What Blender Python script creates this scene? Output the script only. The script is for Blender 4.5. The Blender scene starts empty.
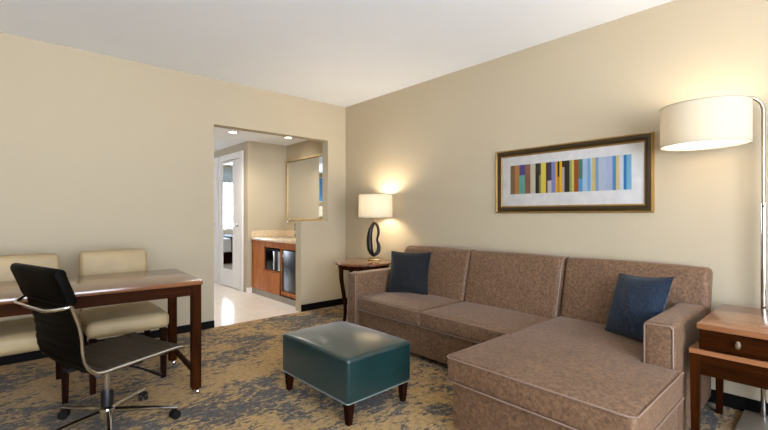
import bpy, bmesh, math, random
from mathutils import Vector, Matrix
random.seed(4)
C = bpy.context.scene.collection
PI = math.pi
R = math.radians

# ------------------------------------------------------------------ materials
def lin(c):
    return tuple((v/255/12.92 if v/255 <= .04045 else ((v/255+.055)/1.055)**2.4) for v in c) + (1,)

class Mat:
    def __init__(s, name):
        s.m = bpy.data.materials.new(name); s.m.use_nodes = True
        s.t = s.m.node_tree; s.n = s.t.nodes; s.b = s.n['Principled BSDF']; s.out = s.n['Material Output']
    def node(s, kind, **kw):
        n = s.n.new(kind)
        for k, v in kw.items():
            if k in n.inputs: n.inputs[k].default_value = v
            else: setattr(n, k, v)
        return n
    def link(s, a, b): s.t.links.new(a, b)
    def coords(s, scale=(1, 1, 1), rot=(0, 0, 0)):
        tc = s.node('ShaderNodeTexCoord'); mp = s.node('ShaderNodeMapping')
        mp.inputs['Scale'].default_value = scale; mp.inputs['Rotation'].default_value = rot
        s.link(tc.outputs['Object'], mp.inputs['Vector']); return mp.outputs['Vector']
    def noise(s, vec, scale, detail=4, rough=.5, dist=0):
        n = s.node('ShaderNodeTexNoise'); n.inputs['Scale'].default_value = scale
        n.inputs['Detail'].default_value = detail; n.inputs['Roughness'].default_value = rough
        n.inputs['Distortion'].default_value = dist
        s.link(vec, n.inputs['Vector']); return n.outputs['Fac']
    def ramp(s, fac, stops, interp='LINEAR'):
        r = s.node('ShaderNodeValToRGB'); cr = r.color_ramp; cr.interpolation = interp
        while len(cr.elements) < len(stops): cr.elements.new(.5)
        for e, (p, c) in zip(cr.elements, stops): e.position = p; e.color = c
        s.link(fac, r.inputs['Fac']); return r.outputs['Color']
    def mix(s, fac, a, b, blend='MIX'):
        n = s.node('ShaderNodeMix', data_type='RGBA', blend_type=blend)
        for sock, v in ((n.inputs[0], fac), (n.inputs[6], a), (n.inputs[7], b)):
            if hasattr(v, 'is_linked'): s.link(v, sock)
            else: sock.default_value = v
        return n.outputs[2]
    def bump(s, h, strength, dist=.01):
        n = s.node('ShaderNodeBump'); n.inputs['Strength'].default_value = strength; n.inputs['Distance'].default_value = dist
        s.link(h, n.inputs['Height']); s.link(n.outputs['Normal'], s.b.inputs['Normal'])
    def set(s, **kw):
        for k, v in kw.items(): s.b.inputs[k.replace('_', ' ')].default_value = v
        return s

def plain(name, col, rough=.5, metal=0, spec=.5, **kw):
    m = Mat(name); m.set(Roughness=rough, Metallic=metal); m.b.inputs['Specular IOR Level'].default_value = spec
    v = m.coords(); n = m.noise(v, 14, 3)
    c = lin(col); lo = tuple(x*.93 for x in c[:3])+(1,); hi = tuple(min(1, x*1.06) for x in c[:3])+(1,)
    m.link(m.ramp(n, [(.3, lo), (.7, hi)]), m.b.inputs['Base Color'])
    for k, x in kw.items(): m.b.inputs[k.replace('_', ' ')].default_value = x
    return m.m

def paint(name, col, bump=.06):
    m = Mat(name); m.set(Roughness=.75); m.b.inputs['Specular IOR Level'].default_value = .25
    v = m.coords(); n = m.noise(v, 1.3, 3)
    c = lin(col); m.link(m.ramp(n, [(.3, tuple(x*.97 for x in c[:3])+(1,)), (.7, c)]), m.b.inputs['Base Color'])
    m.bump(m.noise(v, 220, 3), bump, .003); return m.m

def wood(name, dark, mid, light, axis=0, rough=.45, coat=0.0, sc=1):
    m = Mat(name); m.b.inputs['Specular IOR Level'].default_value = .5 if coat > .3 else .02; m.set(Roughness=rough, Coat_Weight=coat, Coat_Roughness=.15)
    s = [22*sc, 22*sc, 22*sc]; s[axis] = 1.6*sc
    v = m.coords(tuple(s)); n = m.noise(v, 1.0, 6, .6, .6)
    s2 = [70*sc]*3; s2[axis] = 3*sc
    n2 = m.noise(m.coords(tuple(s2)), 1.0, 3)
    a = m.ramp(n, [(.28, lin(dark)), (.5, lin(mid)), (.75, lin(light))])
    b = m.ramp(n2, [(.35, (.75, .75, .75, 1)), (.6, (1, 1, 1, 1))])
    m.link(m.mix(.5, a, b, 'MULTIPLY'), m.b.inputs['Base Color'])
    m.bump(n2, .05, .002); return m.m

def leather(name, col, rough=.38, grain=.12, spec=.5, coat=0, sheen=0):
    m = Mat(name); m.set(Sheen_Weight=sheen, Sheen_Roughness=.28, Roughness=rough, Coat_Weight=coat, Coat_Roughness=.25); m.b.inputs['Specular IOR Level'].default_value = spec
    v = m.coords(); n = m.noise(v, 6, 4); c = lin(col)
    m.link(m.ramp(n, [(.3, tuple(x*.88 for x in c[:3])+(1,)), (.7, tuple(min(1, x*1.1) for x in c[:3])+(1,))]), m.b.inputs['Base Color'])
    vo = m.node('ShaderNodeTexVoronoi'); vo.inputs['Scale'].default_value = 260; m.link(v, vo.inputs['Vector'])
    m.bump(vo.outputs['Distance'], grain, .002); return m.m

def velvet(name, dark, light, sheen):
    m = Mat(name); m.set(Roughness=.62, Sheen_Weight=sheen, Sheen_Roughness=.35); m.b.inputs['Specular IOR Level'].default_value = .3
    m.b.inputs['Sheen Tint'].default_value = lin((225, 205, 190))
    v = m.coords()
    n = m.noise(v, 55, 6, .7, .5); n2 = m.noise(v, 5, 4, .6, .3)
    a = m.ramp(n, [(.33, lin(dark)), (.68, lin(light))])
    b = m.ramp(n2, [(.3, (.86, .84, .84, 1)), (.7, (1.0, 1.0, 1.0, 1))])
    m.link(m.mix(1.0, a, b, 'MULTIPLY'), m.b.inputs['Base Color'])
    m.bump(n, .18, .006); return m.m

def weave(name, a, b):
    m = Mat(name); m.set(Roughness=.85, Sheen_Weight=.1); m.b.inputs['Specular IOR Level'].default_value = .2
    v = m.coords()
    n1 = m.noise(m.coords((260, 40, 40)), 1, 2); n2 = m.noise(m.coords((40, 260, 260)), 1, 2)
    s = m.node('ShaderNodeMath', operation='ADD'); m.link(n1, s.inputs[0]); m.link(n2, s.inputs[1])
    h = m.node('ShaderNodeMath', operation='MULTIPLY'); m.link(s.outputs[0], h.inputs[0]); h.inputs[1].default_value = .5
    m.link(m.ramp(h.outputs[0], [(.36, lin(a)), (.64, lin(b))]), m.b.inputs['Base Color'])
    m.bump(h.outputs[0], .4, .004); return m.m

def carpet():
    m = Mat('distressed_carpet'); m.set(Roughness=.95, Sheen_Weight=.15); m.b.inputs['Specular IOR Level'].default_value = .1
    v = m.coords((1, 1.35, 1), (0, 0, R(-6)))
    big = m.noise(v, 1.5, 3, .55, .3)
    mid = m.noise(m.coords((4.2, 7.0, 5), (0, 0, R(-8))), 1.7, 10, .8, .5)
    fine = m.noise(m.coords((26, 44, 30), (0, 0, R(-8))), 1, 4, .7)
    def lincomb(a, ka, b, kb):
        x = m.node('ShaderNodeMath', operation='MULTIPLY'); m.link(a, x.inputs[0]); x.inputs[1].default_value = ka
        y = m.node('ShaderNodeMath', operation='MULTIPLY_ADD'); m.link(b, y.inputs[0]); y.inputs[1].default_value = kb; m.link(x.outputs[0], y.inputs[2])
        return y.outputs[0]
    f = lincomb(big, .34, mid, .66); f = lincomb(f, .78, fine, .22)
    gold = m.ramp(fine, [(.3, lin((140, 106, 58))), (.7, lin((190, 154, 94)))])
    slate = m.ramp(fine, [(.3, lin((44, 40, 35))), (.7, lin((92, 86, 78)))])
    mask = m.ramp(f, [(.475, (0, 0, 0, 1)), (.515, (1, 1, 1, 1))])
    m.link(m.mix(mask, slate, gold), m.b.inputs['Base Color'])
    pile = m.noise(m.coords(), 420, 2)
    m.bump(pile, .5, .006); return m.m

def tiles():
    m = Mat('cream_floor_tile'); m.set(Roughness=.22); v = m.coords((1, 1, 1))
    br = m.node('ShaderNodeTexBrick', offset=0.0); m.link(v, br.inputs['Vector'])
    br.inputs['Scale'].default_value = 1; br.inputs['Brick Width'].default_value = .6; br.inputs['Row Height'].default_value = .6
    br.inputs['Mortar Size'].default_value = .003
    br.inputs['Color1'].default_value = lin((236, 226, 214)); br.inputs['Color2'].default_value = lin((233, 222, 209)); br.inputs['Mortar'].default_value = lin((205, 192, 174))
    n = m.noise(v, 5, 5, .6); m.link(m.mix(.25, br.outputs['Color'], m.ramp(n, [(.3, lin((205, 190, 170))), (.7, lin((235, 226, 212)))])), m.b.inputs['Base Color'])
    return m.m

def granite():
    m = Mat('beige_stone'); m.set(Roughness=.25); v = m.coords()
    n = m.noise(v, 60, 5, .7)
    m.link(m.ramp(n, [(.3, lin((176, 150, 116))), (.5, lin((212, 190, 156))), (.7, lin((230, 214, 186)))]), m.b.inputs['Base Color']); return m.m

def shade_mat(name, col, trans=.55):
    m = Mat(name); n = m.n; n.remove(m.b)
    v = m.coords((90, 90, 90)); fac = m.noise(v, 1, 2)
    c = m.ramp(fac, [(.3, tuple(x*.96 for x in lin(col)[:3])+(1,)), (.7, lin(col))])
    d = m.node('ShaderNodeBsdfDiffuse'); t = m.node('ShaderNodeBsdfTranslucent'); mx = m.node('ShaderNodeMixShader')
    mx.inputs[0].default_value = trans
    m.link(c, d.inputs['Color']); m.link(c, t.inputs['Color'])
    m.link(d.outputs[0], mx.inputs[1]); m.link(t.outputs[0], mx.inputs[2]); m.link(mx.outputs[0], m.out.inputs['Surface']); return m.m

def emit(name, col, strength):
    m = Mat(name); m.b.inputs['Emission Color'].default_value = lin(col); m.b.inputs['Emission Strength'].default_value = strength
    m.b.inputs['Base Color'].default_value = lin(col); return m.m

def glazing():
    m = Mat('picture_glazing'); m.n.remove(m.b)
    t = m.node('ShaderNodeBsdfTransparent'); g = m.node('ShaderNodeBsdfGlossy'); g.inputs['Roughness'].default_value = .02
    fr = m.node('ShaderNodeFresnel'); fr.inputs['IOR'].default_value = 1.3
    mx = m.node('ShaderNodeMixShader'); m.link(fr.outputs[0], mx.inputs[0]); m.link(t.outputs[0], mx.inputs[1]); m.link(g.outputs[0], mx.inputs[2])
    m.link(mx.outputs[0], m.out.inputs['Surface']); return m.m

def attr_mat(name):
    m = Mat(name); m.set(Roughness=.6); a = m.node('ShaderNodeAttribute', attribute_name='Col')
    n = m.noise(m.coords((60, 60, 8)), 1, 4)
    k = m.ramp(n, [(.3, (.86, .86, .86, 1)), (.65, (1, 1, 1, 1))])
    m.link(m.mix(.7, a.outputs['Color'], k, 'MULTIPLY'), m.b.inputs['Base Color']); return m.m

M = dict(
    wall=paint('cream_wall_paint', (182, 168, 142), .02),
    ceil=paint('white_ceiling_paint', (242, 246, 251), .1),
    trimw=paint('white_trim_paint', (234, 229, 223), .02),
    black=plain('black_vinyl_base', (10, 8, 7), .65, 0, .12),
    carpet=carpet(), tile=tiles(), stone=granite(),
    velvet=velvet('taupe_velvet', (80, 57, 40), (134, 103, 76), .25),
    pipe=plain('taupe_piping', (128, 104, 88), .55),
    navy=weave('navy_weave', (15, 22, 34), (40, 52, 70)),
    slateblue=weave('slate_weave', (15, 16, 18), (32, 34, 37)),
    teal=leather('teal_leather', (18, 44, 43), .3, .05, .3, .8, .28),
    silver=plain('silver_welt', (130, 140, 135), .4, .3),
    cherryX=wood('cherry_wood', (26, 10, 2), (47, 20, 4), (64, 30, 8), 0),
    cherryY=wood('cherry_wood', (26, 10, 2), (47, 20, 4), (64, 30, 8), 1),
    cherryZ=wood('cherry_wood', (26, 10, 2), (47, 20, 4), (64, 30, 8), 2),
    topX=wood('polished_cherry_top', (78, 42, 20), (114, 70, 40), (142, 94, 58), 0, .22, .7),
    topY=wood('polished_cherry_top', (104, 62, 34), (146, 94, 58), (172, 118, 76), 1, .22, .5),
    espresso=wood('dark_leg_wood', (20, 9, 4), (36, 16, 8), (52, 24, 12), 2, .4),
    cab=wood('orange_cherry_laminate', (146, 86, 44), (176, 108, 60), (196, 128, 78), 2, .35, .1),
    cream=leather('cream_leather', (166, 144, 106), .5, .05, .3),
    blackleather=leather('black_leather', (8, 6, 4), .5, .1, .04),
    mesh=plain('dark_ribbed_vinyl', (58, 48, 36), .5, 0, .3),
    chrome=plain('polished_chrome', (205, 203, 200), .12, 1),
    nickel=plain('brushed_nickel', (178, 168, 152), .28, 1),
    brass=plain('aged_brass', (150, 122, 80), .35, 1),
    bronze=plain('dark_bronze', (30, 22, 18), .3, .6),
    plastic=plain('black_plastic', (14, 13, 12), .45, 0, .3),
    blackgloss=plain('black_glass', (8, 9, 10), .08),
    steel=plain('stainless_strip', (200, 200, 198), .3, .9),
    frame=plain('dark_bronze_moulding', (62, 47, 24), .36, .45),
    gold=plain('antique_gold_lip', (168, 132, 70), .38, .6),
    mirrorgold=plain('pale_gold_frame', (196, 172, 124), .5, .2),
    mat=plain('white_mat_board', (236, 234, 232), .8),
    art=attr_mat('striped_print_inks'), glass=glazing(),
    mirror=Mat('silvered_mirror').set(Base_Color=(.8, .81, .8, 1), Roughness=.01, Metallic=1).m,
    shade=shade_mat('linen_lamp_shade', (184, 176, 158), .105),
    diffuser=shade_mat('white_acrylic_diffuser', (252, 250, 244), .5),
    bulb=emit('lit_bulb', (255, 214, 160), 30),
    downlight=emit('lit_downlight', (255, 240, 215), 14),
    baseplate=plain('grey_metal_plate', (150, 140, 126), .45, .3),
    white=plain('white_bed_linen', (236, 236, 238), .8),
    charcoal=plain('charcoal_bed_runner', (50, 56, 66), .8),
    shadecloth=plain('grey_window_shade', (150, 158, 156), .8),
    bluepic=plain('blue_print', (84, 140, 196), .5),
)

# ------------------------------------------------------------------ mesh builder
class MB:
    def __init__(s): s.v = []; s.f = []; s.c = None
    def add(s, vs, fs):
        o = len(s.v); s.v += [Vector(p) for p in vs]; s.f += [tuple(i+o for i in f) for f in fs]; return s
    def box(s, x0, x1, y0, y1, z0, z1):
        x0, x1 = sorted((x0, x1)); y0, y1 = sorted((y0, y1)); z0, z1 = sorted((z0, z1))
        v = [(x, y, z) for z in (z0, z1) for y in (y0, y1) for x in (x0, x1)]
        return s.add(v, [(0, 2, 3, 1), (4, 5, 7, 6), (0, 1, 5, 4), (2, 6, 7, 3), (0, 4, 6, 2), (1, 3, 7, 5)])
    def frustum(s, cx0, cy0, a0, b0, z0, cx1, cy1, a1, b1, z1):
        v = [(cx0+sx*a0, cy0+sy*b0, z0) for sx, sy in ((-1, -1), (1, -1), (1, 1), (-1, 1))]
        v += [(cx1+sx*a1, cy1+sy*b1, z1) for sx, sy in ((-1, -1), (1, -1), (1, 1), (-1, 1))]
        return s.add(v, [(3, 2, 1, 0), (4, 5, 6, 7)] + [(i, (i+1) % 4, (i+1) % 4+4, i+4) for i in range(4)])
    def soft(s, x0, x1, y0, y1, z0, z1, r=.03, bulge=(0, 0, 0), m=8, k=3, fn=None):
        """rounded box; bulge pushes each pair of faces outwards towards their middles"""
        cx, cy, cz = (x0+x1)/2, (y0+y1)/2, (z0+z1)/2; h = (abs(x1-x0)/2, abs(y1-y0)/2, abs(z1-z0)/2)
        r = min(r, min(h)*.98)
        def axis(a):
            i = a-r; arc = [i+r*math.tan(PI/4*j/k) for j in range(1, k+1)]
            return [-q for q in reversed(arc)] + [-i+2*i*j/m for j in range(m+1)] + arc
        ax = [axis(a) for a in h]; idx = {}; vs = []; fs = []
        def vert(p):
            key = tuple(round(q, 6) for q in p)
            if key in idx: return idx[key]
            inner = Vector([max(-(h[i]-r), min(h[i]-r, p[i])) for i in range(3)])
            d = Vector(p)-inner; q = inner + (d.normalized()*r if d.length > 1e-9 else d)
            n = [q[i]/h[i] for i in range(3)]; out = q.copy()
            for i in range(3):
                j, l = (i+1) % 3, (i+2) % 3
                out[i] += bulge[i]*n[i]*max(0, 1-abs(n[j])**2.4)*max(0, 1-abs(n[l])**2.4)
            out += Vector((cx, cy, cz))
            if fn: out = Vector(fn(out))
            idx[key] = len(vs); vs.append(out); return idx[key]
        for i in range(3):
            j, l = (i+1) % 3, (i+2) % 3
            for sg in (-1, 1):
                for a in range(len(ax[j])-1):
                    for b in range(len(ax[l])-1):
                        q = []
                        for da, db in ((0, 0), (1, 0), (1, 1), (0, 1)):
                            p = [0, 0, 0]; p[i] = sg*h[i]; p[j] = ax[j][a+da]; p[l] = ax[l][b+db]; q.append(vert(p))
                        fs.append(tuple(q) if sg > 0 else tuple(reversed(q)))
        return s.add(vs, fs)
    def lathe(s, prof, n=32, c=(0, 0, 0), axis='z', cap=True):
        cx, cy, cz = c; vs = []; fs = []
        for (r, z) in prof:
            for i in range(n):
                a = 2*PI*i/n; p = (r*math.cos(a), r*math.sin(a), z)
                if axis == 'x': p = (p[2], p[0], p[1])
                if axis == 'y': p = (p[1], p[2], p[0])
                vs.append((p[0]+cx, p[1]+cy, p[2]+cz))
        for k in range(len(prof)-1):
            for i in range(n):
                j = (i+1) % n; fs.append((k*n+i, k*n+j, (k+1)*n+j, (k+1)*n+i))
        if cap:
            if prof[0][0] > 1e-6: fs.append(tuple(reversed(range(n))))
            if prof[-1][0] > 1e-6: fs.append(tuple((len(prof)-1)*n+i for i in range(n)))
        return s.add(vs, fs)
    def tube(s, pts, r, n=10, closed=False, flat=None):
        """tube along pts; r number or list; flat=(ru, rv) scales the two cross axes"""
        P = [Vector(p) for p in pts]; N = len(P); rs = r if isinstance(r, (list, tuple)) else [r]*N
        T = []
        for i in range(N):
            a = P[(i-1) % N] if (closed or i > 0) else P[i]; b = P[(i+1) % N] if (closed or i < N-1) else P[i]
            T.append((b-a).normalized())
        up = Vector((0, 0, 1)) if abs(T[0].z) < .9 else Vector((1, 0, 0))
        u = (up - T[0]*up.dot(T[0])).normalized(); vs = []; fs = []
        for i in range(N):
            u = (u - T[i]*u.dot(T[i])).normalized(); w = T[i].cross(u)
            for k in range(n):
                a = 2*PI*k/n; fu, fw = flat or (1, 1)
                vs.append(P[i] + (u*math.cos(a)*fu + w*math.sin(a)*fw)*rs[i])
        for i in range(N if closed else N-1):
            j = (i+1) % N
            for k in range(n): fs.append((i*n+k, i*n+(k+1) % n, j*n+(k+1) % n, j*n+k))
        if not closed: fs += [tuple(reversed(range(n))), tuple((N-1)*n+k for k in range(n))]
        return s.add(vs, fs)
    def prism(s, poly, z0, z1):
        n = len(poly); vs = [(x, y, z0) for x, y in poly] + [(x, y, z1) for x, y in poly]
        return s.add(vs, [tuple(reversed(range(n))), tuple(range(n, 2*n))] + [(i, (i+1) % n, (i+1) % n+n, i+n) for i in range(n)])
    def mesh(s, name, bevel=0, seg=2, smooth=True, merge=True):
        bm = bmesh.new(); vv = [bm.verts.new(p) for p in s.v]
        for f in s.f:
            try: bm.faces.new([vv[i] for i in f])
            except ValueError: pass
        if merge: bmesh.ops.remove_doubles(bm, verts=bm.verts, dist=1e-6)
        bmesh.ops.recalc_face_normals(bm, faces=bm.faces)
        if bevel:
            es = [e for e in bm.edges if len(e.link_faces) == 2 and e.calc_face_angle(0) > R(40)]
            bmesh.ops.bevel(bm, geom=es, offset=bevel, segments=seg, profile=.5, affect='EDGES', clamp_overlap=True)
        if smooth:
            for f in bm.faces: f.smooth = True
            for e in bm.edges:
                if len(e.link_faces) != 2 or e.calc_face_angle(0) > R(38): e.smooth = False
        me = bpy.data.meshes.new(name); bm.to_mesh(me); bm.free(); return me

def spline(pts, per=6, closed=False):
    """Catmull-Rom through tuples of any length"""
    n = len(pts); out = []
    for i in range(n if closed else n-1):
        g = lambda j: pts[j % n] if closed else pts[max(0, min(n-1, j))]
        p0, p1, p2, p3 = g(i-1), g(i), g(i+1), g(i+2)
        for k in range(per):
            t = k/per
            out.append(tuple(.5*(2*b+(c-a)*t+(2*a-5*b+4*c-d)*t*t+(3*b-a-3*c+d)*t**3) for a, b, c, d in zip(p0, p1, p2, p3)))
    if not closed: out.append(tuple(pts[-1]))
    return out

WM = {}
def thing(name, label, cat, loc, rz=0, group=None):
    o = bpy.data.objects.new(name, None); C.objects.link(o); o.empty_display_size = .1
    o.location = loc; o.rotation_euler = (0, 0, rz); o['label'] = label; o['category'] = cat
    if group: o['group'] = group
    WM[o.name] = Matrix.Translation(loc) @ Matrix.Rotation(rz, 4, 'Z'); return o
def obj(name, mb, mat, parent=None, local=False, label=None, **kw):
    """link a mesh; built in world coordinates unless local, then moved into its parent's frame"""
    me = mb.mesh(name, **kw) if isinstance(mb, MB) else mb
    o = bpy.data.objects.new(name, me); C.objects.link(o)
    for m in (mat if isinstance(mat, (list, tuple)) else [mat]): me.materials.append(m)
    w = Matrix.Identity(4)
    if parent:
        o.parent = parent; w = WM[parent.name]
        if not local: me.transform(w.inverted())
    WM[o.name] = w
    if label: o['label'] = label
    return o
def struct(name, mb, mat, **kw):
    kw.setdefault('smooth', False); o = obj(name, mb, mat, **kw); o['kind'] = 'structure'; return o
def copy_tree(o, parent=None):
    c = o.copy(); C.objects.link(c)
    if parent: c.parent = parent
    for ch in list(o.children): copy_tree(ch, c)
    return c

def bulb(x, y, z, r, energy, parent, col):
    k = MB(); k.lathe([(.012, -.05), (.014, -.03), (r*.8, -.012), (r, .01), (r*.8, .03), (r*.4, .042), (.0001, .045)], 20, (x, y, z)); obj('bulb', k, M['bulb'], parent)
    Lg = bpy.data.lights.new('bulb_light', 'POINT'); Lg.energy = energy; Lg.color = col; Lg.shadow_soft_size = .075
    o = bpy.data.objects.new('bulb_light', Lg); C.objects.link(o); o.parent = parent; o.location = WM[parent.name].inverted() @ Vector((x, y, z+.06))

# ------------------------------------------------------------------ the room
XL, YB, H = -6.2, -6.9, 2.655
TOPA = 2.17
w = MB()
w.box(XL-.12, -1.741, 0, .13, 0, H+.1).box(-1.741, -.283, 0, .13, TOPA, H+.1).box(-.283, 0, 0, .13, 0, H+.1).box(-.684, -.283, 0, .13, 0, 1.125)
struct('wall_back', w, M['wall'])
w = MB(); w.box(0, .12, YB-.12, 1.74, 0, H+.1); struct('wall_right', w, M['wall'])
# left wall with a window, rear wall with a window
def holed(axis, at, thick, a0, a1, h0, h1, u0, u1, z1):
    b = MB()
    for (p, q, r, s_) in ((a0, u0, 0, z1), (u1, a1, 0, z1), (u0, u1, 0, h0), (u0, u1, h1, z1)):
        if q-p < 1e-4: continue
        if axis == 'x': b.box(at, at+thick, p, q, r, s_)
        else: b.box(p, q, at, at+thick, r, s_)
    return b
w = MB(); w.box(XL-.12, XL, YB-.12, 0, 0, H+.1); struct('wall_left', w, M['wall'])
struct('wall_rear', holed('y', YB-.12, .12, XL, 0, .35, 2.3, -5.4, -1.5, H+.1), M['wall'])
def window(name, axis, at, u0, u1, h0, h1, panes):
    b = MB(); t = .05
    def bx(p, q, r, s_):
        if axis == 'x': b.box(at-.03, at+.03, p, q, r, s_)
        else: b.box(p, q, at-.03, at+.03, r, s_)
    bx(u0, u1, h0, h0+t); bx(u0, u1, h1-t, h1); bx(u0, u0+t, h0, h1); bx(u1-t, u1, h0, h1)
    for k in range(1, panes): c = u0+(u1-u0)*k/panes; bx(c-.02, c+.02, h0+t, h1-t)
    return struct(name, b, M['trimw'])
window('window_1', 'y', YB-.06, -5.4, -1.5, .35, 2.3, 4)
f = MB(); f.box(XL-.12, .12, YB-.12, 0, -.05, 0); struct('floor', f, M['carpet'])
f = MB(); f.box(-5.1, .12, 0, 7.7, -.05, 0); struct('floor_hall', f, M['tile'])
c = MB(); c.box(XL, 0, YB, 0, H, H+.1); struct('ceiling', c, M['ceil'])
c = MB(); c.box(-1.8, 0, .13, 1.62, 2.34, H).box(-1.8, -.66, 1.62, 3.9, 2.34, H); struct('ceiling_hall', c, M['ceil'])
c = MB(); c.box(-5.1, .12, .13, 7.7, H, H+.1); struct('ceiling_bedroom', c, M['ceil'])
# hall and bedroom beyond
w = MB(); w.box(-.66, 0, 1.62, 1.74, 0, 2.34); struct('wall_alcove', w, M['wall'])
w = MB(); w.box(-.66, -.54, 1.74, 7.6, 0, H); struct('wall_hall', w, M['wall'])
w = MB(); w.box(-1.92, -1.8, .13, 2.3, 0, H); struct('wall_partition', w, M['wall'])
w = MB(); w.box(-5.1, -5.0, .13, 7.7, 0, H); struct('wall_bedroom', w, M['wall'])
struct('wall_far', holed('y', 7.6, .12, -5.0, -.54, .75, 2.5, -3.7, -1.75, H), M['wall'])
window('window_2', 'y', 7.66, -3.7, -1.75, .75, 2.5, 2)
# baseboards
b = MB(); b.box(XL, -1.741, -.012, 0, 0, .076).box(-.684, 0, -.012, 0, 0, .085).box(-.69, -.684, -.012, .13, 0, .0001)
struct('baseboard_back', b, M['black'], bevel=.003, seg=1)
b = MB(); b.box(-.012, 0, YB, -.012, 0, .085); struct('baseboard_right', b, M['black'], bevel=.003, seg=1)
b = MB(); b.box(-.66, -.58, 1.608, 1.62, 0, .08).box(-.672, -.66, 1.608, 1.655, 0, .08); struct('baseboard_alcove', b, M['trimw'])

# ------------------------------------------------------------------ hall doors
def hall_door(name, y0, y1, hand, z1=2.10):
    d = MB(); d.box(-.672, -.66, y0, y1, .012, z1); d = struct(name, d, M['trimw'], bevel=.002, seg=1)
    WM[d.name] = Matrix.Identity(4)
    cs = MB(); t = .11
    cs.box(-.684, -.66, y0-t-.03, y0-.03, 0, z1+t).box(-.684, -.66, y1+.03, y1+t+.03, 0, z1+t).box(-.684, -.66, y0-.03, y1+.03, z1+.01, z1+t)
    cs.box(-.676, -.66, y0-.03, y0-.004, 0, z1+.01).box(-.676, -.66, y1+.004, y1+.03, 0, z1+.01)
    obj('door_casing', cs, M['trimw'], d, bevel=.004, seg=2)
    m0, m1 = y0+.24, y1-.05
    fr = MB(); q = .035
    fr.box(-.684, -.672, m0-q, m0, .26, 2.095).box(-.684, -.672, m1, m1+q, .26, 2.095).box(-.684, -.672, m0, m1, 2.06, 2.095).box(-.684, -.672, m0, m1, .26, .295)
    f_ = obj('mirror_frame', fr, M['trimw'], d, bevel=.003, seg=1)
    mi = MB(); mi.box(-.678, -.672, m0, m1, .295, 2.06); obj('mirror_pane', mi, M['mirror'], f_)
    hd = MB(); hd.lathe([(.026, 0), (.026, .008), (.01, .012), (.01, .045)], 20, (-.672, y0+.07, 1.035), 'x')
    hd.v = [Vector((-.672-(p.x+.672), p.y, p.z)) for p in hd.v]
    hd.tube([(-.715, y0+.065, 1.035), (-.717, y0+.12, 1.035), (-.715, y0+.19, 1.033)], .009, 10)
    obj('door_handle', hd, M['chrome'], d)
    return d
hall_door('door_1', 1.913, 2.63, 1)
hall_door('door_2', 2.945, 3.66, 1)

# ------------------------------------------------------------------ downlights
def downlight(x, y, label, power):
    t = thing('recessed_downlight', label, 'light', (x, y, 2.34), 0, 'recessed hall downlights')
    r = MB(); r.lathe([(.05, -.002), (.052, -.008), (.075, -.006), (.078, 0), (.05, 0)], 32, (x, y, 2.34), cap=False)
    obj('trim_ring', r, M['trimw'], t)
    d = MB(); d.lathe([(.0001, -.003), (.05, -.003)], 32, (x, y, 2.34), cap=False); obj('lens', d, M['downlight'], t)
    L = bpy.data.lights.new('downlight_lamp', 'SPOT'); L.energy = power; L.color = (1, .93, .82); L.spot_size = R(150); L.spot_blend = .9; L.shadow_soft_size = .05
    o = bpy.data.objects.new('downlight_lamp', L); C.objects.link(o); o.location = (0, 0, -.02); o.parent = t
    return t
downlight(-1.10, 1.10, 'round lit ceiling downlight just inside the opening at its upper left corner', 52)
downlight(-.335, .95, 'round lit ceiling downlight above the counter and framed mirror', 6)

# ------------------------------------------------------------------ kitchenette
fx, y0, y1 = -.60, .135, 1.615
t = thing('kitchen_cabinet', 'orange cherry base cabinet with open niches below the stone counter', 'cabinet', (-.3, .87, 0))
k = MB()
k.box(fx, -.005, y1-.02, y1, .085, .82).box(fx, -.005, y0, y0+.02, .085, .82).box(fx, -.005, .683, .70, .085, .82)      # ends, divider
k.box(fx, -.02, y0, y1, .085, .105).box(-.02, -.005, y0, y1, .085, .82).box(fx, fx+.04, y0, y1, .735, .82)              # bottom, back, top rail
k.box(fx+.02, -.02, .70, y1-.02, .385, .40)                                                                              # shelf
k.box(fx, fx+.02, y0, .69, .085, .155).box(fx, fx+.02, 1.212, y1, .385, .735).box(fx, fx+.02, .67, .70, .085, .735).box(fx, fx+.02, y0, y0+.06, .155, .735)
obj('carcass', k, M['cab'], t, smooth=False)
for a, b_ in ((1.06, y1), (.703, 1.057)):
    d = MB(); d.box(fx-.004, fx+.018, a, b_, .088, .382); obj('cabinet_door', d, M['cab'], t, bevel=.003, seg=1)
tk = MB(); tk.box(fx+.004, fx+.03, y0, y1, 0, .085); obj('toe_kick', tk, plain('grey_base_strip', (150, 140, 124), .5), t)
ct = thing('stone_countertop', 'beige stone countertop with a low backsplash over the cabinet', 'countertop', (-.3, .87, .82))
k = MB(); k.box(-.625, -.003, y0, y1, .82, .86); obj('counter_slab', k, M['stone'], ct, bevel=.006, seg=2)
k = MB(); k.box(-.023, -.003, y0, y1, .8605, .955).box(-.62, -.023, y1-.02, y1, .8605, .955); obj('backsplash', k, M['stone'], ct, bevel=.003, seg=1)
k = MB(); k.lathe([(.0001, .8615), (.14, .8615), (.155, .867), (.165, .866), (.168, .8605)], 36, (-.30, 1.17, 0), cap=False)
obj('sink_rim', k, M['steel'], ct)
t = thing('faucet', 'chrome gooseneck faucet at the back of the stone counter', 'faucet', (-.10, 1.17, .86))
k = MB(); k.lathe([(.028, .861), (.028, .87), (.016, .885), (.014, .92)], 20, (-.10, 1.17, 0)); obj('faucet_base', k, M['chrome'], t)
k = MB(); k.tube(spline([(-.10, 1.17, .90), (-.10, 1.17, 1.02), (-.115, 1.17, 1.09), (-.17, 1.17, 1.125), (-.23, 1.17, 1.10), (-.25, 1.17, 1.05)], 6), .011, 12); obj('spout', k, M['chrome'], t)
k = MB(); k.tube([(-.10, 1.155, .905), (-.10, 1.10, .935)], .007, 8); obj('faucet_handle', k, M['chrome'], t)
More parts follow.
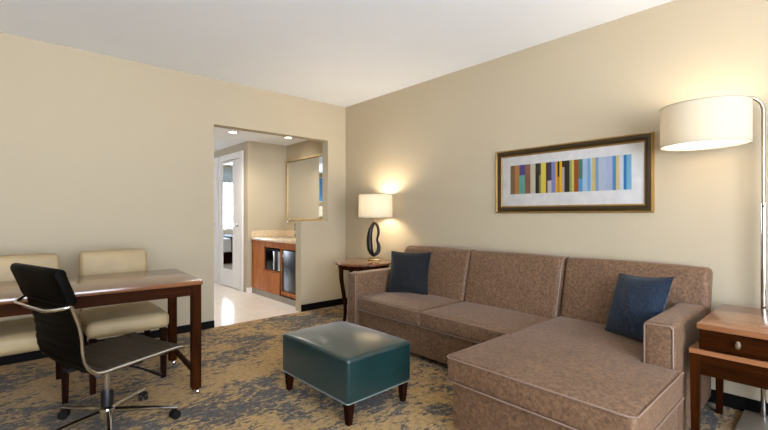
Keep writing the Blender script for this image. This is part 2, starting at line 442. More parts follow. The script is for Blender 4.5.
t = thing('microwave_oven', 'small black microwave with silver handle in the cabinet niche', 'microwave', (-.4, .95, .40))
k = MB(); k.box(-.565, -.12, .712, 1.20, .401, .70); obj('body', k, M['plastic'], t, bevel=.004)
k = MB(); k.box(-.578, -.565, .87, 1.198, .403, .698); d = obj('microwave_door', k, M['blackgloss'], t, bevel=.003, seg=1)
k = MB(); k.box(-.60, -.579, .875, .905, .42, .685); obj('door_handle', k, M['steel'], d, bevel=.004)
k = MB(); k.box(-.578, -.565, .714, .866, .403, .698); d = obj('control_panel', k, M['plastic'], t, bevel=.003, seg=1)
k = MB(); k.box(-.582, -.578, .724, .80, .42, .685); obj('keypad_plate', k, M['steel'], d)
t = thing('mini_fridge', 'black mini fridge filling the cabinet niche by the half wall', 'fridge', (-.35, .44, .105))
k = MB(); k.box(-.545, -.06, .205, .662, .1055, .71); obj('body', k, M['plastic'], t, bevel=.004)
k = MB(); k.box(-.588, -.548, .203, .664, .16, .715); d = obj('fridge_door', k, plain('black_fridge_enamel', (34, 36, 38), .3), t, bevel=.006)
k = MB(); k.box(-.594, -.588, .60, .65, .62, .66); obj('pull_recess', k, M['steel'], d)
t = thing('wall_mirror', 'large mirror in a thin pale gold frame above the counter', 'mirror', (-.02, .98, 1.115))
def rect_frame(b, plane, a0, a1, z0, z1, q, d0, d1):
    for (p, p2, r, s_) in ((a0, a1, z0, z0+q), (a0, a1, z1-q, z1), (a0, a0+q, z0+q, z1-q), (a1-q, a1, z0+q, z1-q)): b.box(d0, d1, p, p2, r, s_)
    return b
obj('mirror_frame', rect_frame(MB(), 'x', .36, 1.575, 1.115, 2.09, .032, -.03, -.002), M['mirrorgold'], t, bevel=.005)
k = MB(); k.box(-.014, -.004, .39, 1.545, 1.145, 2.06); obj('mirror_pane', k, M['mirror'], t)

# ------------------------------------------------------------------ bedroom seen only in the mirrors
t = thing('bed', 'white made bed with dark runner seen in the door mirror', 'bed', (-2.7, 6.2, 0))
k = MB(); k.box(-3.7, -1.75, 5.6, 6.9, .0, .28); obj('bed_base', k, M['espresso'], t, bevel=.01)
k = MB(); k.soft(-3.72, -1.73, 5.58, 6.92, .285, .62, .06, (0, 0, .02)); obj('mattress', k, M['white'], t)
k = MB(); k.soft(-2.5, -2.0, 5.56, 6.94, .30, .66, .03); obj('bed_runner', k, M['charcoal'], t)
t = thing('window_shade', 'grey rolled shade over the bright window in the door mirror', 'window shade', (-2.72, 7.56, 2.2))
k = MB(); k.box(-3.78, -1.68, 7.57, 7.59, 2.16, 2.56); obj('shade_cloth', k, M['shadecloth'], t)
k = MB(); k.tube([(-3.78, 7.58, 2.15), (-1.68, 7.58, 2.15)], .015, 10); obj('bottom_rail', k, M['trimw'], t)
t = thing('framed_blue_print', 'blue print seen as a sliver in the wall mirror', 'picture', (-4.55, 7.59, 1.66))
k = MB(); k.box(-4.94, -4.16, 7.57, 7.597, 1.66, 2.5); obj('frame', k, M['trimw'], t)
k = MB(); k.box(-4.92, -4.18, 7.562, 7.569, 1.68, 2.48); obj('print', k, M['bluepic'], t)
t = thing('nightstand', 'small dark nightstand under the bedside lamp beyond the hall', 'nightstand', (-4.5, 7.3, 0))
k = MB(); k.box(-4.85, -4.15, 7.1, 7.55, .70, .73); obj('top', k, M['cherryX'], t, bevel=.004)
k = MB(); k.box(-4.82, -4.18, 7.12, 7.54, .12, .70); obj('body', k, M['cherryX'], t)
for x in (-4.79, -4.21):
    for y in (7.15, 7.51): k = MB(); k.frustum(x, y, .018, .018, 0, x, y, .022, .022, .12); obj('leg', k, M['espresso'], t)
t = thing('bedside_lamp', 'lit bedside lamp seen as a white spot in the wall mirror', 'lamp', (-4.55, 7.3, .7305))
k = MB(); k.lathe([(.08, .7305), (.08, .75), (.02, .77), (.015, 1.2)], 24, (-4.55, 7.3, 0)); obj('lamp_base', k, M['bronze'], t)
k = MB(); k.lathe([(.19, 1.15), (.17, 1.50)], 40, (-4.55, 7.3, 0), cap=False); obj('lamp_shade', k, M['shade'], t)
bulb(-4.55, 7.3, 1.25, .03, 6, t, (1, .88, .7))

# ------------------------------------------------------------------ sectional sofa
yL, yR = -1.25, -3.945
t = thing('sectional_sofa', 'brown velvet sectional sofa with chaise along the right wall', 'sofa', (-.5, -2.6, 0))
V = M['velvet']
k = MB(); k.soft(-.87, -.10, -1.38, -3.075, .05, .292, .018, (0, 0, 0), 4); obj('sofa_base', k, V, t)
k = MB(); k.prism([(-1.565, -3.07), (-1.565, -3.945), (-.908, -3.945), (-.908, -3.787), (-.10, -3.787), (-.10, -3.07)], .05, .306); k = k.mesh('chaise_base', bevel=.016, seg=3); obj('chaise_base', k, V, t)
for ya, yb, z1 in ((yL, -1.385, .64), (-3.79, -3.93, .652)):
    k = MB(); k.soft(-.905, -.09, ya, yb, .045, z1, .022, (.004, .006, .004), 8); a = obj('arm', k, V, t)
    pp = MB(); s_ = -1
    loop = [(-.903, ya-.012, z1-.3*0-.012), (-.903, yb+.012, z1-.012), (-.903, yb+.012, .07), (-.903, ya-.012, .07)]
    pp.tube([(-.906, ya-.008, .07), (-.906, ya-.008, z1-.02), (-.906, ya-.02, z1-.008), (-.906, yb+.02, z1-.008), (-.906, yb+.008, z1-.02), (-.906, yb+.008, .07)], .0045, 6)
    obj('arm_piping', pp, M['pipe'], a)
k = MB(); k.soft(-.15, -.045, -1.27, -3.93, .045, .83, .02, (0, 0, 0), 6); obj('back_frame', k, V, t)
def lean(p):  # lean the back cushions against the frame
    u = (p.z-.40)/.47; return (p.x + u*.115 - .0, p.y, p.z)
for ya, yb, dx in ((-1.36, -2.20, 0), (-2.202, -3.055, 0), (-3.06, -3.945, .035)):
    k = MB(); k.soft(-.335+dx, -.175, ya, yb, .40, .872, .035, (.012, .0, .008), 10, 4, lean)
    bc = obj('back_cushion', k, V, t)
    if dx == 0 and yb < -3:
        pp = MB(); pp.tube([lean(Vector(q)) for q in ((-.325, -3.05, .44), (-.328, -3.052, .6), (-.325, -3.052, .84), (-.30, -3.05, .868), (-.20, -3.05, .87))], .006, 6); obj('back_piping', pp, M['pipe'], bc)
for ya, yb in ((-1.39, -2.197), (-2.203, -3.050)):
    k = MB(); k.soft(-.905, -.27, ya, yb, .297, .425, .026, (.004, .002, .014), 10, 3); sc = obj('seat_cushion', k, V, t)
    for zz in (.417, .303):
        pp = MB(); pp.tube([(-.899, ya-.006, zz), (-.904, ya-.02, zz), (-.907, (ya+yb)/2, zz), (-.904, yb+.02, zz), (-.899, yb+.006, zz)], .004, 6); obj('cushion_piping', pp, M['pipe'], sc)
    pp = MB(); pp.tube([(-.90, ya-.003, .31), (-.90, ya-.003, .412)], .004, 6); obj('cushion_piping', pp, M['pipe'], sc)
# chaise cushion: reaches sideways in front of the right arm
L = [(-1.60, -3.056), (-1.60, -3.965), (-.912, -3.965), (-.912, -3.787), (-.27, -3.787), (-.27, -3.056)]
k = MB(); k.prism(L, .308, .445)
chm = k.mesh('chaise_cushion', bevel=.024, seg=4)
chc = obj('chaise_cushion', chm, V, t)
k = MB(); tp = [(-1.597, -3.062, 0), (-1.602, -3.08, 0), (-1.602, -3.94, 0), (-1.59, -3.963, 0), (-1.57, -3.967, 0), (-.92, -3.967, 0)]
for zz in (.438, .314): pp = MB(); pp.tube([(-.30, -3.054, zz), (-1.57, -3.054, zz)] + [(x, y, zz) for x, y, _ in tp], .0045, 6); obj('cushion_piping', pp, M['pipe'], chc)
for (x, y) in ((-.82, -1.33), (-1.5, -3.14), (-1.5, -3.88), (-.15, -1.33), (-.15, -3.87)):
    k = MB(); k.frustum(x, y, .022, .022, 0, x, y, .028, .028, .052); obj('foot', k, M['espresso'], t)

# ------------------------------------------------------------------ throw pillows
def pillow(label, mat, base, yaw, tilt, roll=0, s=.43):
    """base = middle of the bottom edge; yaw = direction the face looks to"""
    n = 22; vs = []; fs = []; T = .085; h = s/2
    for side in (1, -1):
        for j in range(n+1):
            for i in range(n+1):
                u = -1+2*i/n; v = -1+2*j/n
                th = T*(max(0, 1-u*u)**.55)*(max(0, 1-v*v)**.55)
                x = u*h*(1-.075*(1-v*v)); z = v*h*(1-.075*(1-u*u))
                vs.append((side*th + .004*math.sin(9*u+5*v)*(1-u*u)*(1-v*v), x, z+h))
    for side in (0, 1):
        o = side*(n+1)**2
        for j in range(n):
            for i in range(n):
                q = (o+j*(n+1)+i, o+j*(n+1)+i+1, o+(j+1)*(n+1)+i+1, o+(j+1)*(n+1)+i); fs.append(q if side == 0 else tuple(reversed(q)))
    k = MB(); k.add(vs, fs); me = k.mesh('throw_pillow')
    me.transform(Matrix.Rotation(R(roll), 4, 'X') @ Matrix.Rotation(0, 4, 'Z'))
    me.transform(Matrix.Rotation(R(-tilt), 4, 'Y'))
    o = bpy.data.objects.new('throw_pillow', me); C.objects.link(o); me.materials.append(mat)
    o.location = base; o.rotation_euler = (0, 0, yaw); o['label'] = label; o['category'] = 'pillow'
    WM[o.name] = Matrix.Translation(base) @ Matrix.Rotation(yaw, 4, 'Z')
    sm = MB(); e = []
    for a in range(4):
        for i in range(12):
            q = -1+2*i/12; u, v = ((q, -1), (1, q), (-q, 1), (-1, -q))[a]
            e.append((0, u*h*(1-.075*(1-v*v)), v*h*(1-.075*(1-u*u))+h))
    sm.tube(e, .003, 6, True); se = obj('seam', sm, mat, o, local=True)
    se.data.transform(Matrix.Rotation(R(roll), 4, 'X')); se.data.transform(Matrix.Rotation(R(-tilt), 4, 'Y'))
    return o
pillow('dark slate throw pillow in the sofa corner beside the round table', M['slateblue'], (-.475, -1.64, .43), math.atan2(-.42, -.9), 17, 0, .42)
pillow('navy blue throw pillow on the chaise against its right arm', M['navy'], (-.54, -3.607, .443), math.atan2(.54, -.84), 21, 5, .41)

# ------------------------------------------------------------------ ottoman
t = thing('ottoman', 'teal leather ottoman with dark tapered legs on the carpet', 'ottoman', (-1.69, -2.265, 0), R(1.5))
k = MB(); k.soft(-.262, .262, -.364, .364, .13, .388, .022, (.006, .006, .036), 14, 4); ob = obj('cushion_body', k, M['teal'], t, local=True)
k = MB(); r_ = .02; pl = []
for cx, cy, a0 in ((.24, .342, 0), (-.24, .342, 90), (-.24, -.342, 180), (.24, -.342, 270)):
    for j in range(5): a = R(a0+j*22.5); pl.append((cx+r_*math.cos(a), cy+r_*math.sin(a), .135))
k.tube(pl, .0035, 8, True); obj('welt', k, M['silver'], ob, local=True)
for sx, sy in ((-1, -1), (1, -1), (1, 1), (-1, 1)):
    k = MB(); k.frustum(sx*.222, sy*.325, .016, .016, 0, sx*.222, sy*.325, .026, .026, .132); obj('leg', k, M['espresso'], t, local=True, bevel=.003, seg=1)

# ------------------------------------------------------------------ round end table + lamp
tx, ty = -.385, -.86
t = thing('round_end_table', 'round cherry end table in the corner behind the sofa arm', 'table', (tx, ty, 0))
k = MB(); k.lathe([(.0001, .648), (.315, .648), (.333, .652), (.342, .662), (.342, .670), (.335, .678), (.324, .68), (.0001, .68)], 64, (tx, ty, 0), cap=False); obj('tabletop', k, M['topX'], t)
k = MB(); k.lathe([(.27, .60), (.285, .605), (.285, .648), (.25, .648)], 48, (tx, ty, 0)); obj('apron', k, M['cherryX'], t)
for a in (172, 262, 352, 82):
    ca, sa = math.cos(R(a)), math.sin(R(a)); k = MB()
    pr = spline([(.285, .645), (.282, .5), (.25, .3), (.235, .15), (.25, .0)], 5)
    k.tube([(tx+r*ca, ty+r*sa, z) for r, z in pr], [.026-.010*i/(len(pr)-1) for i in range(len(pr))], 12); obj('leg', k, M['cherryZ'], t)
lx, ly, lz = -.235, -.875, .681
t = thing('table_lamp', 'lit table lamp with looped dark bronze stem and white drum shade', 'lamp', (lx, ly, lz))
k = MB()
ry = math.atan2(-.6685, .7437)
def at_lamp(u, v, d=0):  # u along the picture's right, d towards the room corner
    return (lx+u*.7437+d*.6685, ly-u*.6685+d*.7438, v)
hw = .075
k.add([at_lamp(u*hw, z, d*hw) for z in (lz, lz+.022) for u, d in ((-1, -1), (1, -1), (1, 1), (-1, 1))], [(3, 2, 1, 0), (4, 5, 6, 7)] + [(i, (i+1) % 4, (i+1) % 4+4, i+4) for i in range(4)])
obj('base_plate', k, M['brass'], t, bevel=.003, seg=2)
S = .01156
pts = [(375.3, 222.8, 1.3), (371.9, 229, 2.2), (370.6, 237, 2.9), (370.7, 245, 3.1), (371.7, 251, 2.6), (374.7, 255, 1.7), (379, 252, 2.1), (379.8, 246, 1.8), (378.2, 240, 1.15), (379.6, 233, 1.4), (378.6, 226.5, 1.4)]
sp = spline(pts, 6, True)
k = MB(); k.tube([at_lamp((x-375.5)*S, .74+(255-y)*S, .012*math.sin(i*.2)) for i, (x, y, r) in enumerate(sp)], [r*S for x, y, r in sp], 14, True); obj('looped_stem', k, M['bronze'], t)
k = MB(); k.tube([at_lamp(0, lz+.022), at_lamp(0, .745)], .006, 10); obj('stem_post', k, M['brass'], t)
k = MB(); k.tube([at_lamp(0, 1.10), at_lamp(0, 1.27)], .005, 10); obj('socket_rod', k, M['brass'], t)
def shade(name, cx, cy, z0, z1, r, parent, r_top=None):
    r2 = r_top or r
    k = MB(); k.lathe([(r, z0), (r2, z1)], 72, (cx, cy, 0), cap=False); s_ = obj(name, k, M['shade'], parent)
    k = MB(); k.tube([(cx+r*math.cos(2*PI*i/72), cy+r*math.sin(2*PI*i/72), z0) for i in range(72)], .003, 6, True); obj('shade_rim', k, M['shade'], s_)
    k = MB(); k.tube([(cx+r2*math.cos(2*PI*i/72), cy+r2*math.sin(2*PI*i/72), z1) for i in range(72)], .003, 6, True); obj('shade_rim', k, M['shade'], s_)
    return s_
cx, cy, _ = at_lamp(.012, 0)
shade('lamp_shade', cx, cy, 1.172, 1.432, .197, t, .192)
k = MB()
for a in (0, 120, 240): k.tube([(cx, cy, 1.27), (cx+.19*math.cos(R(a)), cy+.19*math.sin(R(a)), 1.418)], .002, 6)
obj('shade_spider', k, M['brass'], t)
bulb(cx, cy, 1.26, .03, 12, t, (1, .88, .70))

# ------------------------------------------------------------------ floor lamp
px, py = -.07, -4.174; scx, scy = -.268, -3.93
t = thing('arc_floor_lamp', 'tall nickel floor lamp with white drum shade hung over the chaise', 'lamp', (px, py, 0))
k = MB(); k.box(-.36, -.03, -4.39, -4.085, 0, .022); obj('lamp_base', k, M['baseplate'], t, bevel=.004)
k = MB(); k.tube([(px, py, .02), (px, py, 1.27)], .0135, 16); obj('lower_pole', k, M['chrome'], t)
ux, uy = (scx-px), (scy-py); dl = math.hypot(ux, uy); ux /= dl; uy /= dl
arc = [(px, py, 1.27), (px, py, 1.6), (px, py, 1.80)] + [(px+ux*.08*(1-math.cos(R(a))), py+uy*.08*(1-math.cos(R(a))), 1.81+.08*math.sin(R(a))) for a in range(10, 91, 16)] + [(scx, scy, 1.893)]
k = MB(); k.tube(arc, .010, 14); obj('upper_arm', k, M['nickel'], t)
k = MB(); k.tube([(scx, scy, 1.893), (scx, scy, 1.755)], .007, 10); obj('drop_rod', k, M['nickel'], t)
k = MB(); k.lathe([(.006, 0), (.006, .012), (.004, .014)], 12, (px-.013, py, 1.25), 'x'); k.v = [Vector((2*(px-.013)-p.x, p.y, p.z)) for p in k.v]; obj('switch', k, M['plastic'], t)
s_ = shade('lamp_shade', scx, scy, 1.615, 1.85, .217, t)
k = MB(); k.lathe([(.0001, 1.622), (.212, 1.622)], 64, (scx, scy, 0), cap=False); obj('diffuser', k, M['diffuser'], s_)
k = MB()
for a in (0, 90, 180, 270): k.tube([(scx, scy, 1.84), (scx+.214*math.cos(R(a)), scy+.214*math.sin(R(a)), 1.84)], .0025, 6)
obj('shade_spider', k, M['nickel'], t)
bulb(scx, scy, 1.70, .03, 4.6, t, (1, .92, .78))

# ------------------------------------------------------------------ side table
t = thing('side_table', 'cherry side table with one visible drawer beside the right sofa arm', 'table', (-.45, -4.27, 0))
k = MB(); k.box(-.79, -.115, -3.993, -4.56, .632, .66); obj('tabletop', k, M['topY'], t, bevel=.004)
k = MB(); k.box(-.768, -.13, -4.0, -4.55, .53, .632); obj('drawer_box', k, M['cherryY'], t, bevel=.002, seg=1)
k = MB(); k.box(-.782, -.768, -4.006, -4.544, .542, .628); d = obj('drawer', k, M['cherryY'], t, bevel=.003, seg=2)
for y in (-4.155, -4.40):
    k = MB(); k.lathe([(.007, 0), (.007, .012), (.015, .016), (.018, .024), (.014, .031), (.0001, .034)], 20, (0, 0, 0), 'x')
    k.v = [Vector((-.782-p.x, y+p.y*.72, .588+p.z*1.1)) for p in k.v]; obj('knob', k, M['nickel'], d)
k = MB(); k.box(-.79, -.125, -3.962, -4.60, .505, .53); obj('frame_shelf', k, M['topY'], t, bevel=.003, seg=1)
k = MB()
k.box(-.78, -.76, -3.97, -4.59, .405, .505).box(-.155, -.135, -3.97, -4.59, .405, .505).box(-.76, -.155, -3.972, -3.99, .405, .505).box(-.76, -.155, -4.57, -4.588, .405, .505)
obj('apron', k, M['cherryY'], t, smooth=False)
for x, y in ((-.765, -3.985), (-.148, -3.985), (-.765, -4.575), (-.148, -4.575)):
    k = MB(); k.frustum(x, y, .015, .015, 0, x, y, .021, .021, .506); obj('leg', k, M['cherryZ'], t, bevel=.002, seg=1)

# ------------------------------------------------------------------ framed picture
t = thing('framed_art', 'wide framed print of coloured vertical stripes on the right wall', 'picture', (-.01, -2.977, 1.217))
def moulding(name, a0, a1, z0, z1, prof, mat, parent):
    k = MB(); n = len(prof); vs = []
    for (sa, sz) in ((0, 0), (1, 0), (1, 1), (0, 1)):
        for (o, d) in prof:  # o inwards from the outer edge, d out of the wall
            vs.append((-d, (a0+o) if not sa else (a1-o), (z0+o) if not sz else (z1-o)))
    fs = [(c*n+i, c*n+(i+1) % n, ((c+1) % 4)*n+(i+1) % n, ((c+1) % 4)*n+i) for c in range(4) for i in range(n)]
    k.add(vs, fs); return obj(name, k, mat, parent)
fr = moulding('frame', -3.604, -2.354, 1.219, 1.779, [(0, .003), (0, .022), (.006, .028), (.012, .026), (.030, .034), (.042, .030), (.052, .022), (.052, .003)], M['frame'], t)
moulding('outer_lip', -3.606, -2.352, 1.217, 1.781, [(0, .002), (0, .012), (.0015, .022), (.010, .031), (.013, .0285), (.003, .002)], M['gold'], fr)
moulding('inner_lip', -3.559, -2.396, 1.268, 1.731, [(0, .004), (0, .022), (.004, .024), (.012, .018), (.014, .004)], M['gold'], fr)
k = MB(); k.box(-.008, -.003, -3.56, -2.395, 1.267, 1.732); obj('mat_board', k, M['mat'], t)
Cx_, Cy_ = -3.324, -4.477
def wall_y(pxx):
    a = (pxx-384)/410.8; tt = -Cx_/(.6685+a*.7437); return Cy_+tt*(.7438-a*.6685)
stripes = [(511, 515.5, (140, 105, 75)), (515.5, 520, (196, 138, 70)), (520, 525.5, (92, 74, 150), (105, 182, 166), .36), (525.5, 531, (152, 106, 84)), (531, 536, (216, 210, 186)),
    (536, 539.5, (20, 15, 10)), (539.5, 541.5, (52, 74, 36), (140, 150, 70), .4), (541.5, 546.5, (236, 212, 92)), (546.5, 548, (76, 30, 46)), (548, 552, (66, 58, 78), (218, 208, 204), .6),
    (552, 556, (140, 146, 200)), (556, 558, (242, 188, 44)), (558, 560, (30, 22, 16), (214, 150, 40), .5), (560, 562.5, (250, 196, 24)), (562.5, 565, (40, 34, 32), (192, 182, 188), .2),
    (565, 570, (38, 28, 24)), (570, 572.5, (160, 176, 110)), (572.5, 574.5, (236, 212, 100)), (574.5, 579, (164, 78, 26)), (579, 583, (74, 134, 112), (92, 164, 206), .6), (583, 588, (182, 206, 232)),
    (588, 591, (122, 182, 226)), (591, 592.5, (206, 216, 226)), (592.5, 596, (222, 200, 130)), (596, 599, (130, 170, 206)), (599, 606, (192, 202, 220)), (606, 613, (182, 194, 222)), (613, 616.5, (74, 148, 204)),
    (616.5, 620, (226, 206, 140)), (620, 624, (216, 222, 236)), (624, 627, (30, 126, 196)), (627, 629.5, (120, 190, 206)), (629.5, 632, (128, 184, 224))]
me = bpy.data.meshes.new('print'); vs = []; fs = []; cols = []
for s_ in stripes:
    ya, yb = wall_y(s_[0]), wall_y(s_[1]); zt, zb = 1.640, 1.385
    segs = [(zt, zb, s_[2])] if len(s_) == 3 else [(zt, zt-(zt-zb)*s_[4], s_[2]), (zt-(zt-zb)*s_[4], zb, s_[3])]
    for (za, zc, col) in segs:
        o = len(vs); vs += [(-.0095, ya, zc), (-.0095, yb, zc), (-.0095, yb, za), (-.0095, ya, za)]; fs.append((o, o+1, o+2, o+3)); cols.append(lin(col))
me.from_pydata(vs, [], fs); ca = me.color_attributes.new('Col', 'FLOAT_COLOR', 'CORNER')
for i in range(len(fs)):
    for j in range(4): ca.data[i*4+j].color = cols[i]
obj('print', me, M['art'], t)
k = MB(); k.box(-.0155, -.0135, -3.545, -2.41, 1.282, 1.717); obj('glazing', k, M['glass'], t)

# ------------------------------------------------------------------ desk (turned slightly off the wall)
t = thing('desk', 'long cherry writing desk with legs on chrome casters', 'desk', (-2.387, -1.622, 0), R(-3))
# local: near right corner at the origin, x to -1.85, y to +.76
k = MB(); k.box(-1.85, 0, 0, .765, .735, .765); obj('desktop', k, M['topX'], t, local=True, bevel=.004)
k = MB(); k.box(-1.80, -.04, .022, .044, .665, .735).box(-1.80, -.04, .721, .743, .665, .735).box(-.044, -.022, .044, .721, .665, .735).box(-1.828, -1.806, .044, .721, .665, .735)
obj('apron', k, M['cherryX'], t, local=True, smooth=False)
for lx_, ly_ in ((-.036, .038), (-.036, .727), (-1.814, .038), (-1.814, .727)):
    k = MB(); k.box(lx_-.029, lx_+.029, ly_-.029, ly_+.029, .042, .736); lg = obj('leg', k, M['cherryZ'], t, local=True, bevel=.003, seg=1)
    k = MB(); k.lathe([(.008, .022), (.008, .043)], 12, (lx_, ly_, 0)); k.lathe([(.0001, -.012), (.018, -.012), (.021, -.008), (.021, .008), (.018, .012), (.0001, .012)], 20, (lx_+.008, ly_-.01, .021), 'x'); obj('caster', k, M['chrome'], lg, local=True)
for xx in (-.043, -1.807):
    k = MB(); k.box(xx-.011, xx+.011, .07, .695, .135, .17); obj('stretcher', k, M['cherryY'], t, local=True, bevel=.002, seg=1)

# ------------------------------------------------------------------ upholstered desk chairs
def desk_chair():
    t = thing('dining_chair', 'x', 'chair', (0, 0, 0), 0, 'cream desk chairs along the back wall')
    k = MB(); k.soft(-.25, .25, -.315, .20, .372, .482, .035, (.006, .01, .022), 10, 4); obj('seat', k, M['cream'], t, local=True)
    k = MB(); k.soft(-.235, .222, .17, .275, .40, .915, .03, (.0, .012, .004), 10, 4, lambda p: (p.x, p.y+(p.z-.4)*.16, p.z)); obj('backrest', k, M['cream'], t, local=True)
    for sx in (-1, 1):
        k = MB(); k.frustum(sx*.215, -.275, .016, .016, 0, sx*.215, -.275, .023, .023, .365); obj('leg', k, M['espresso'], t, local=True, bevel=.002, seg=1)
        k = MB(); k.frustum(sx*.215, .245, .016, .016, 0, sx*.215, .205, .023, .023, .42); obj('leg', k, M['espresso'], t, local=True, bevel=.002, seg=1)
    return t
ch = desk_chair(); ch.location = (-2.72, -.845, 0)
ch['label'] = 'cream leather chair behind the desk nearest the doorway opening'
c2 = copy_tree(ch); c2.location = (-3.30, -.89, 0)
c2['label'] = 'cream leather chair behind the desk partly hidden by the office chair'

# ------------------------------------------------------------------ office chair
t = thing('office_chair', 'black ribbed swivel chair with chrome frame pulled up to the desk', 'chair', (-2.937, -1.712, 0), R(17))
prof = spline([(.298, .413), (.26, .424), (.10, .418), (-.06, .41), (-.145, .407), (-.185, .425), (-.212, .465), (-.226, .52), (-.232, .60), (-.242, .66), (-.262, .725), (-.284, .785)], 8)
def ribbed(pr, ya, yb, thick, rib, amp):
    k = MB(); n = len(pr); vs = []; dist = 0; N = []
    for i in range(n):
        a = pr[max(0, i-1)]; b = pr[min(n-1, i+1)]; tx_, tz_ = b[0]-a[0], b[1]-a[1]; l = math.hypot(tx_, tz_); N.append((tz_/l, -tx_/l))
    ds = [0]
    for i in range(1, n): ds.append(ds[-1]+math.dist(pr[i], pr[i-1]))
    ys = [ya+(yb-ya)*j/10 for j in range(11)]
    for sgn in (1, -1):
        for i in range(n):
            off = thick/2 + amp*abs(math.sin(PI*ds[i]/rib))
            for y in ys:
                sag = -.008*(1-((y-(ya+yb)/2)/((yb-ya)/2))**2)
                vs.append((pr[i][0]+N[i][0]*(sgn*off+sag), y, pr[i][1]+N[i][1]*(sgn*off+sag)))
    m = 11; fs = []
    for s_ in (0, 1):
        o = s_*n*m
        for i in range(n-1):
            for j in range(m-1):
                q = (o+i*m+j, o+i*m+j+1, o+(i+1)*m+j+1, o+(i+1)*m+j); fs.append(q if s_ else tuple(reversed(q)))
    o = n*m
    for i in range(n-1):
        for j in (0, m-1): fs.append((i*m+j, (i+1)*m+j, o+(i+1)*m+j, o+i*m+j))
    for i in (0, n-1):
        for j in range(m-1): fs.append((i*m+j, i*m+j+1, o+i*m+j+1, o+i*m+j))
    return k.add(vs, fs)
def dense(pr, step=.006):
    out = [pr[0]]
    for a, b in zip(pr, pr[1:]):
        n = max(1, int(math.dist(a, b)/step))
        out += [(a[0]+(b[0]-a[0])*j/n, a[1]+(b[1]-a[1])*j/n) for j in range(1, n+1)]
    return out
cut = 36
obj('seat', ribbed(dense(prof[:cut+1]), -.25, .25, .012, .042, .006), M['mesh'], t, local=True)
obj('backrest', ribbed(dense(prof[cut:]), -.25, .25, .012, .042, .005), M['blackleather'], t, local=True)
for sy in (-1, 1):
    k = MB(); k.tube([(x, sy*.258, z) for x, z in prof], .0085, 10, flat=(1, .8)); obj('side_rail', k, M['chrome'], t, local=True)
# headrest pad: rounded wedge with a rolled top
ho = spline([(-.292, .775), (-.312, .83), (-.334, .89), (-.345, .922), (-.338, .942), (-.318, .947), (-.300, .936), (-.290, .90), (-.268, .84), (-.252, .785), (-.268, .765)], 4, True)
k = MB(); n = len(ho); vs = []; ys = [-.266, -.264, -.258, -.12, 0, .12, .258, .264, .266]; sc_ = [.86, .96, 1, 1, 1, 1, 1, .96, .86]
mx, mz = sum(p[0] for p in ho)/n, sum(p[1] for p in ho)/n
for y, q in zip(ys, sc_): vs += [(mx+(x-mx)*q, y, mz+(z-mz)*q) for x, z in ho]
fs = [(j*n+i, j*n+(i+1) % n, (j+1)*n+(i+1) % n, (j+1)*n+i) for j in range(len(ys)-1) for i in range(n)] + [tuple(range(n)), tuple((len(ys)-1)*n+i for i in range(n))]
k.add(vs, fs); obj('headrest', k, M['blackleather'], t, local=True)
k = MB(); k.tube(spline([(-.275, -.255, .765), (-.31, -.235, .757), (-.345, -.19, .75), (-.35, -.1, .75), (-.35, .1, .75), (-.345, .19, .75), (-.31, .235, .757), (-.275, .255, .765)], 5), .0095, 10); obj('back_brace', k, M['chrome'], t, local=True)
k = MB(); k.soft(-.045, .175, -.06, .06, .325, .388, .012, (0, 0, 0), 4).box(-.20, .23, -.03, .03, .38, .402).tube([(-.16, -.25, .40), (-.05, -.05, .372), (-.05, .05, .372), (-.16, .25, .40)], .012, 8).tube([(.20, -.25, .41), (.08, -.05, .375), (.08, .05, .375), (.20, .25, .41)], .012, 8)
obj('tilt_mechanism', k, M['plastic'], t, local=True)
k = MB(); k.tube([(.05, -.05, .352), (.10, -.15, .335), (.13, -.235, .318)], .006, 8).tube([(.125, -.215, .321), (.14, -.285, .31)], .011, 8, flat=(.6, 1.4)); obj('tilt_lever', k, M['plastic'], t, local=True)
k = MB(); k.lathe([(.018, .17), (.018, .32)], 20); obj('gas_column', k, M['chrome'], t, local=True)
k = MB(); k.lathe([(.031, .11), (.031, .205), (.026, .215)], 20); obj('column_sleeve', k, M['plastic'], t, local=True)
k = MB(); k.lathe([(.03, .055), (.042, .065), (.042, .12), (.03, .13)], 24); bs = obj('base_hub', k, M['chrome'], t, local=True)
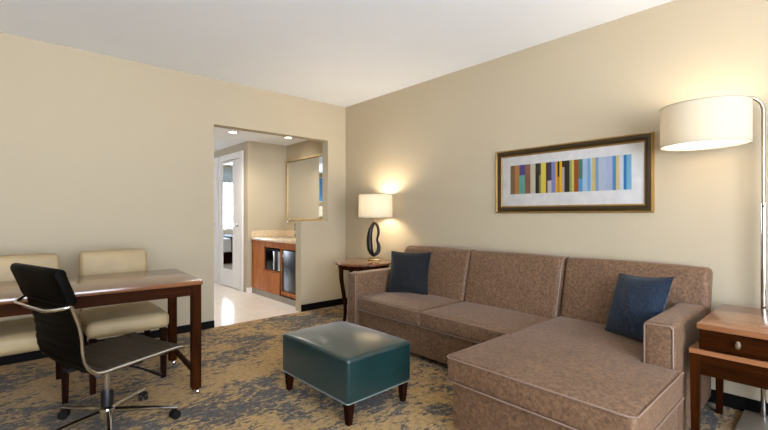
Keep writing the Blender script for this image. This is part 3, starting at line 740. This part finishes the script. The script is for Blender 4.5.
for i in range(5):
    a = R(31+72*i); ca_, sa_ = math.cos(a), math.sin(a)
    k = MB(); rr = [(.035, .100), (.12, .094), (.24, .080), (.36, .064)]
    k.tube([(r*ca_, r*sa_, z) for r, z in rr], [.019, .017, .014, .011], 10, flat=(.8, 1)); lg = obj('base_leg', k, M['chrome'], t, local=True)
    k = MB(); cx_, cy_ = .345*ca_, .345*sa_
    q = MB()
    for o in (-.016, .016): q.lathe([(.0001, o-.009), (.024, o-.009), (.027, o-.005), (.027, o+.005), (.024, o+.009), (.0001, o+.009)], 20, (0, 0, 0), 'y')
    q.tube([(0, 0, .027), (0, 0, .057)], .006, 8)
    # wheels sit at z=.027, turned with the leg
    rot = Matrix.Rotation(a+R(35), 4, 'Z'); q.v = [rot @ (p + (Vector((0, 0, .027)) if i_ < len(q.v)-16 else Vector((0, 0, 0)))) + Vector((cx_, cy_, 0)) for i_, p in enumerate(q.v)]
    obj('caster', q, M['plastic'], lg, local=True)

# ------------------------------------------------------------------ light and camera
wd = bpy.data.worlds.new('daylight_sky'); bpy.context.scene.world = wd; wd.use_nodes = True
nt = wd.node_tree; bg = nt.nodes['Background']; bg.inputs['Strength'].default_value = 1.0
tc = nt.nodes.new('ShaderNodeTexCoord'); sx = nt.nodes.new('ShaderNodeSeparateXYZ'); nt.links.new(tc.outputs['Generated'], sx.inputs[0])
mr = nt.nodes.new('ShaderNodeMapRange'); mr.inputs[1].default_value = -.06; mr.inputs[2].default_value = .06; nt.links.new(sx.outputs['Z'], mr.inputs[0])
mx = nt.nodes.new('ShaderNodeMix'); mx.data_type = 'RGBA'; nt.links.new(mr.outputs[0], mx.inputs[0])
mx.inputs[6].default_value = (11.2, 12.1, 13.6, 1)      # unseen bright ground below the horizon, added to lift the ceiling
mx.inputs[7].default_value = (7.6, 8.8, 10.7, 1)         # bright overcast sky
nt.links.new(mx.outputs[2], bg.inputs['Color'])
def portal(loc, rot, sx, sy):
    L_ = bpy.data.lights.new('window_daylight', 'AREA'); L_.shape = 'RECTANGLE'; L_.size = sx; L_.size_y = sy; L_.cycles.is_portal = True
    o = bpy.data.objects.new('window_daylight', L_); C.objects.link(o); o.location = loc; o.rotation_euler = rot
portal((-3.45, YB-.13, 1.325), (R(90), 0, 0), 3.9, 1.95)
portal((-2.725, 7.73, 1.63), (R(-90), 0, 0), 1.95, 1.75)

cam = bpy.data.cameras.new('camera'); co = bpy.data.objects.new('camera', cam); C.objects.link(co)
cam.sensor_width = 36; cam.lens = 410.8/768*36; cam.clip_start = .02
co.location = (-3.324, -4.477, 1.2); co.rotation_euler = (R(90), 0, math.atan2(-.6685, .7438))
sc = bpy.context.scene; sc.camera = co
sc.view_settings.view_transform = 'Standard'; sc.view_settings.look = 'None'; sc.view_settings.gamma = 1; sc.view_settings.use_curve_mapping = False
sc.view_settings.exposure = 0.84
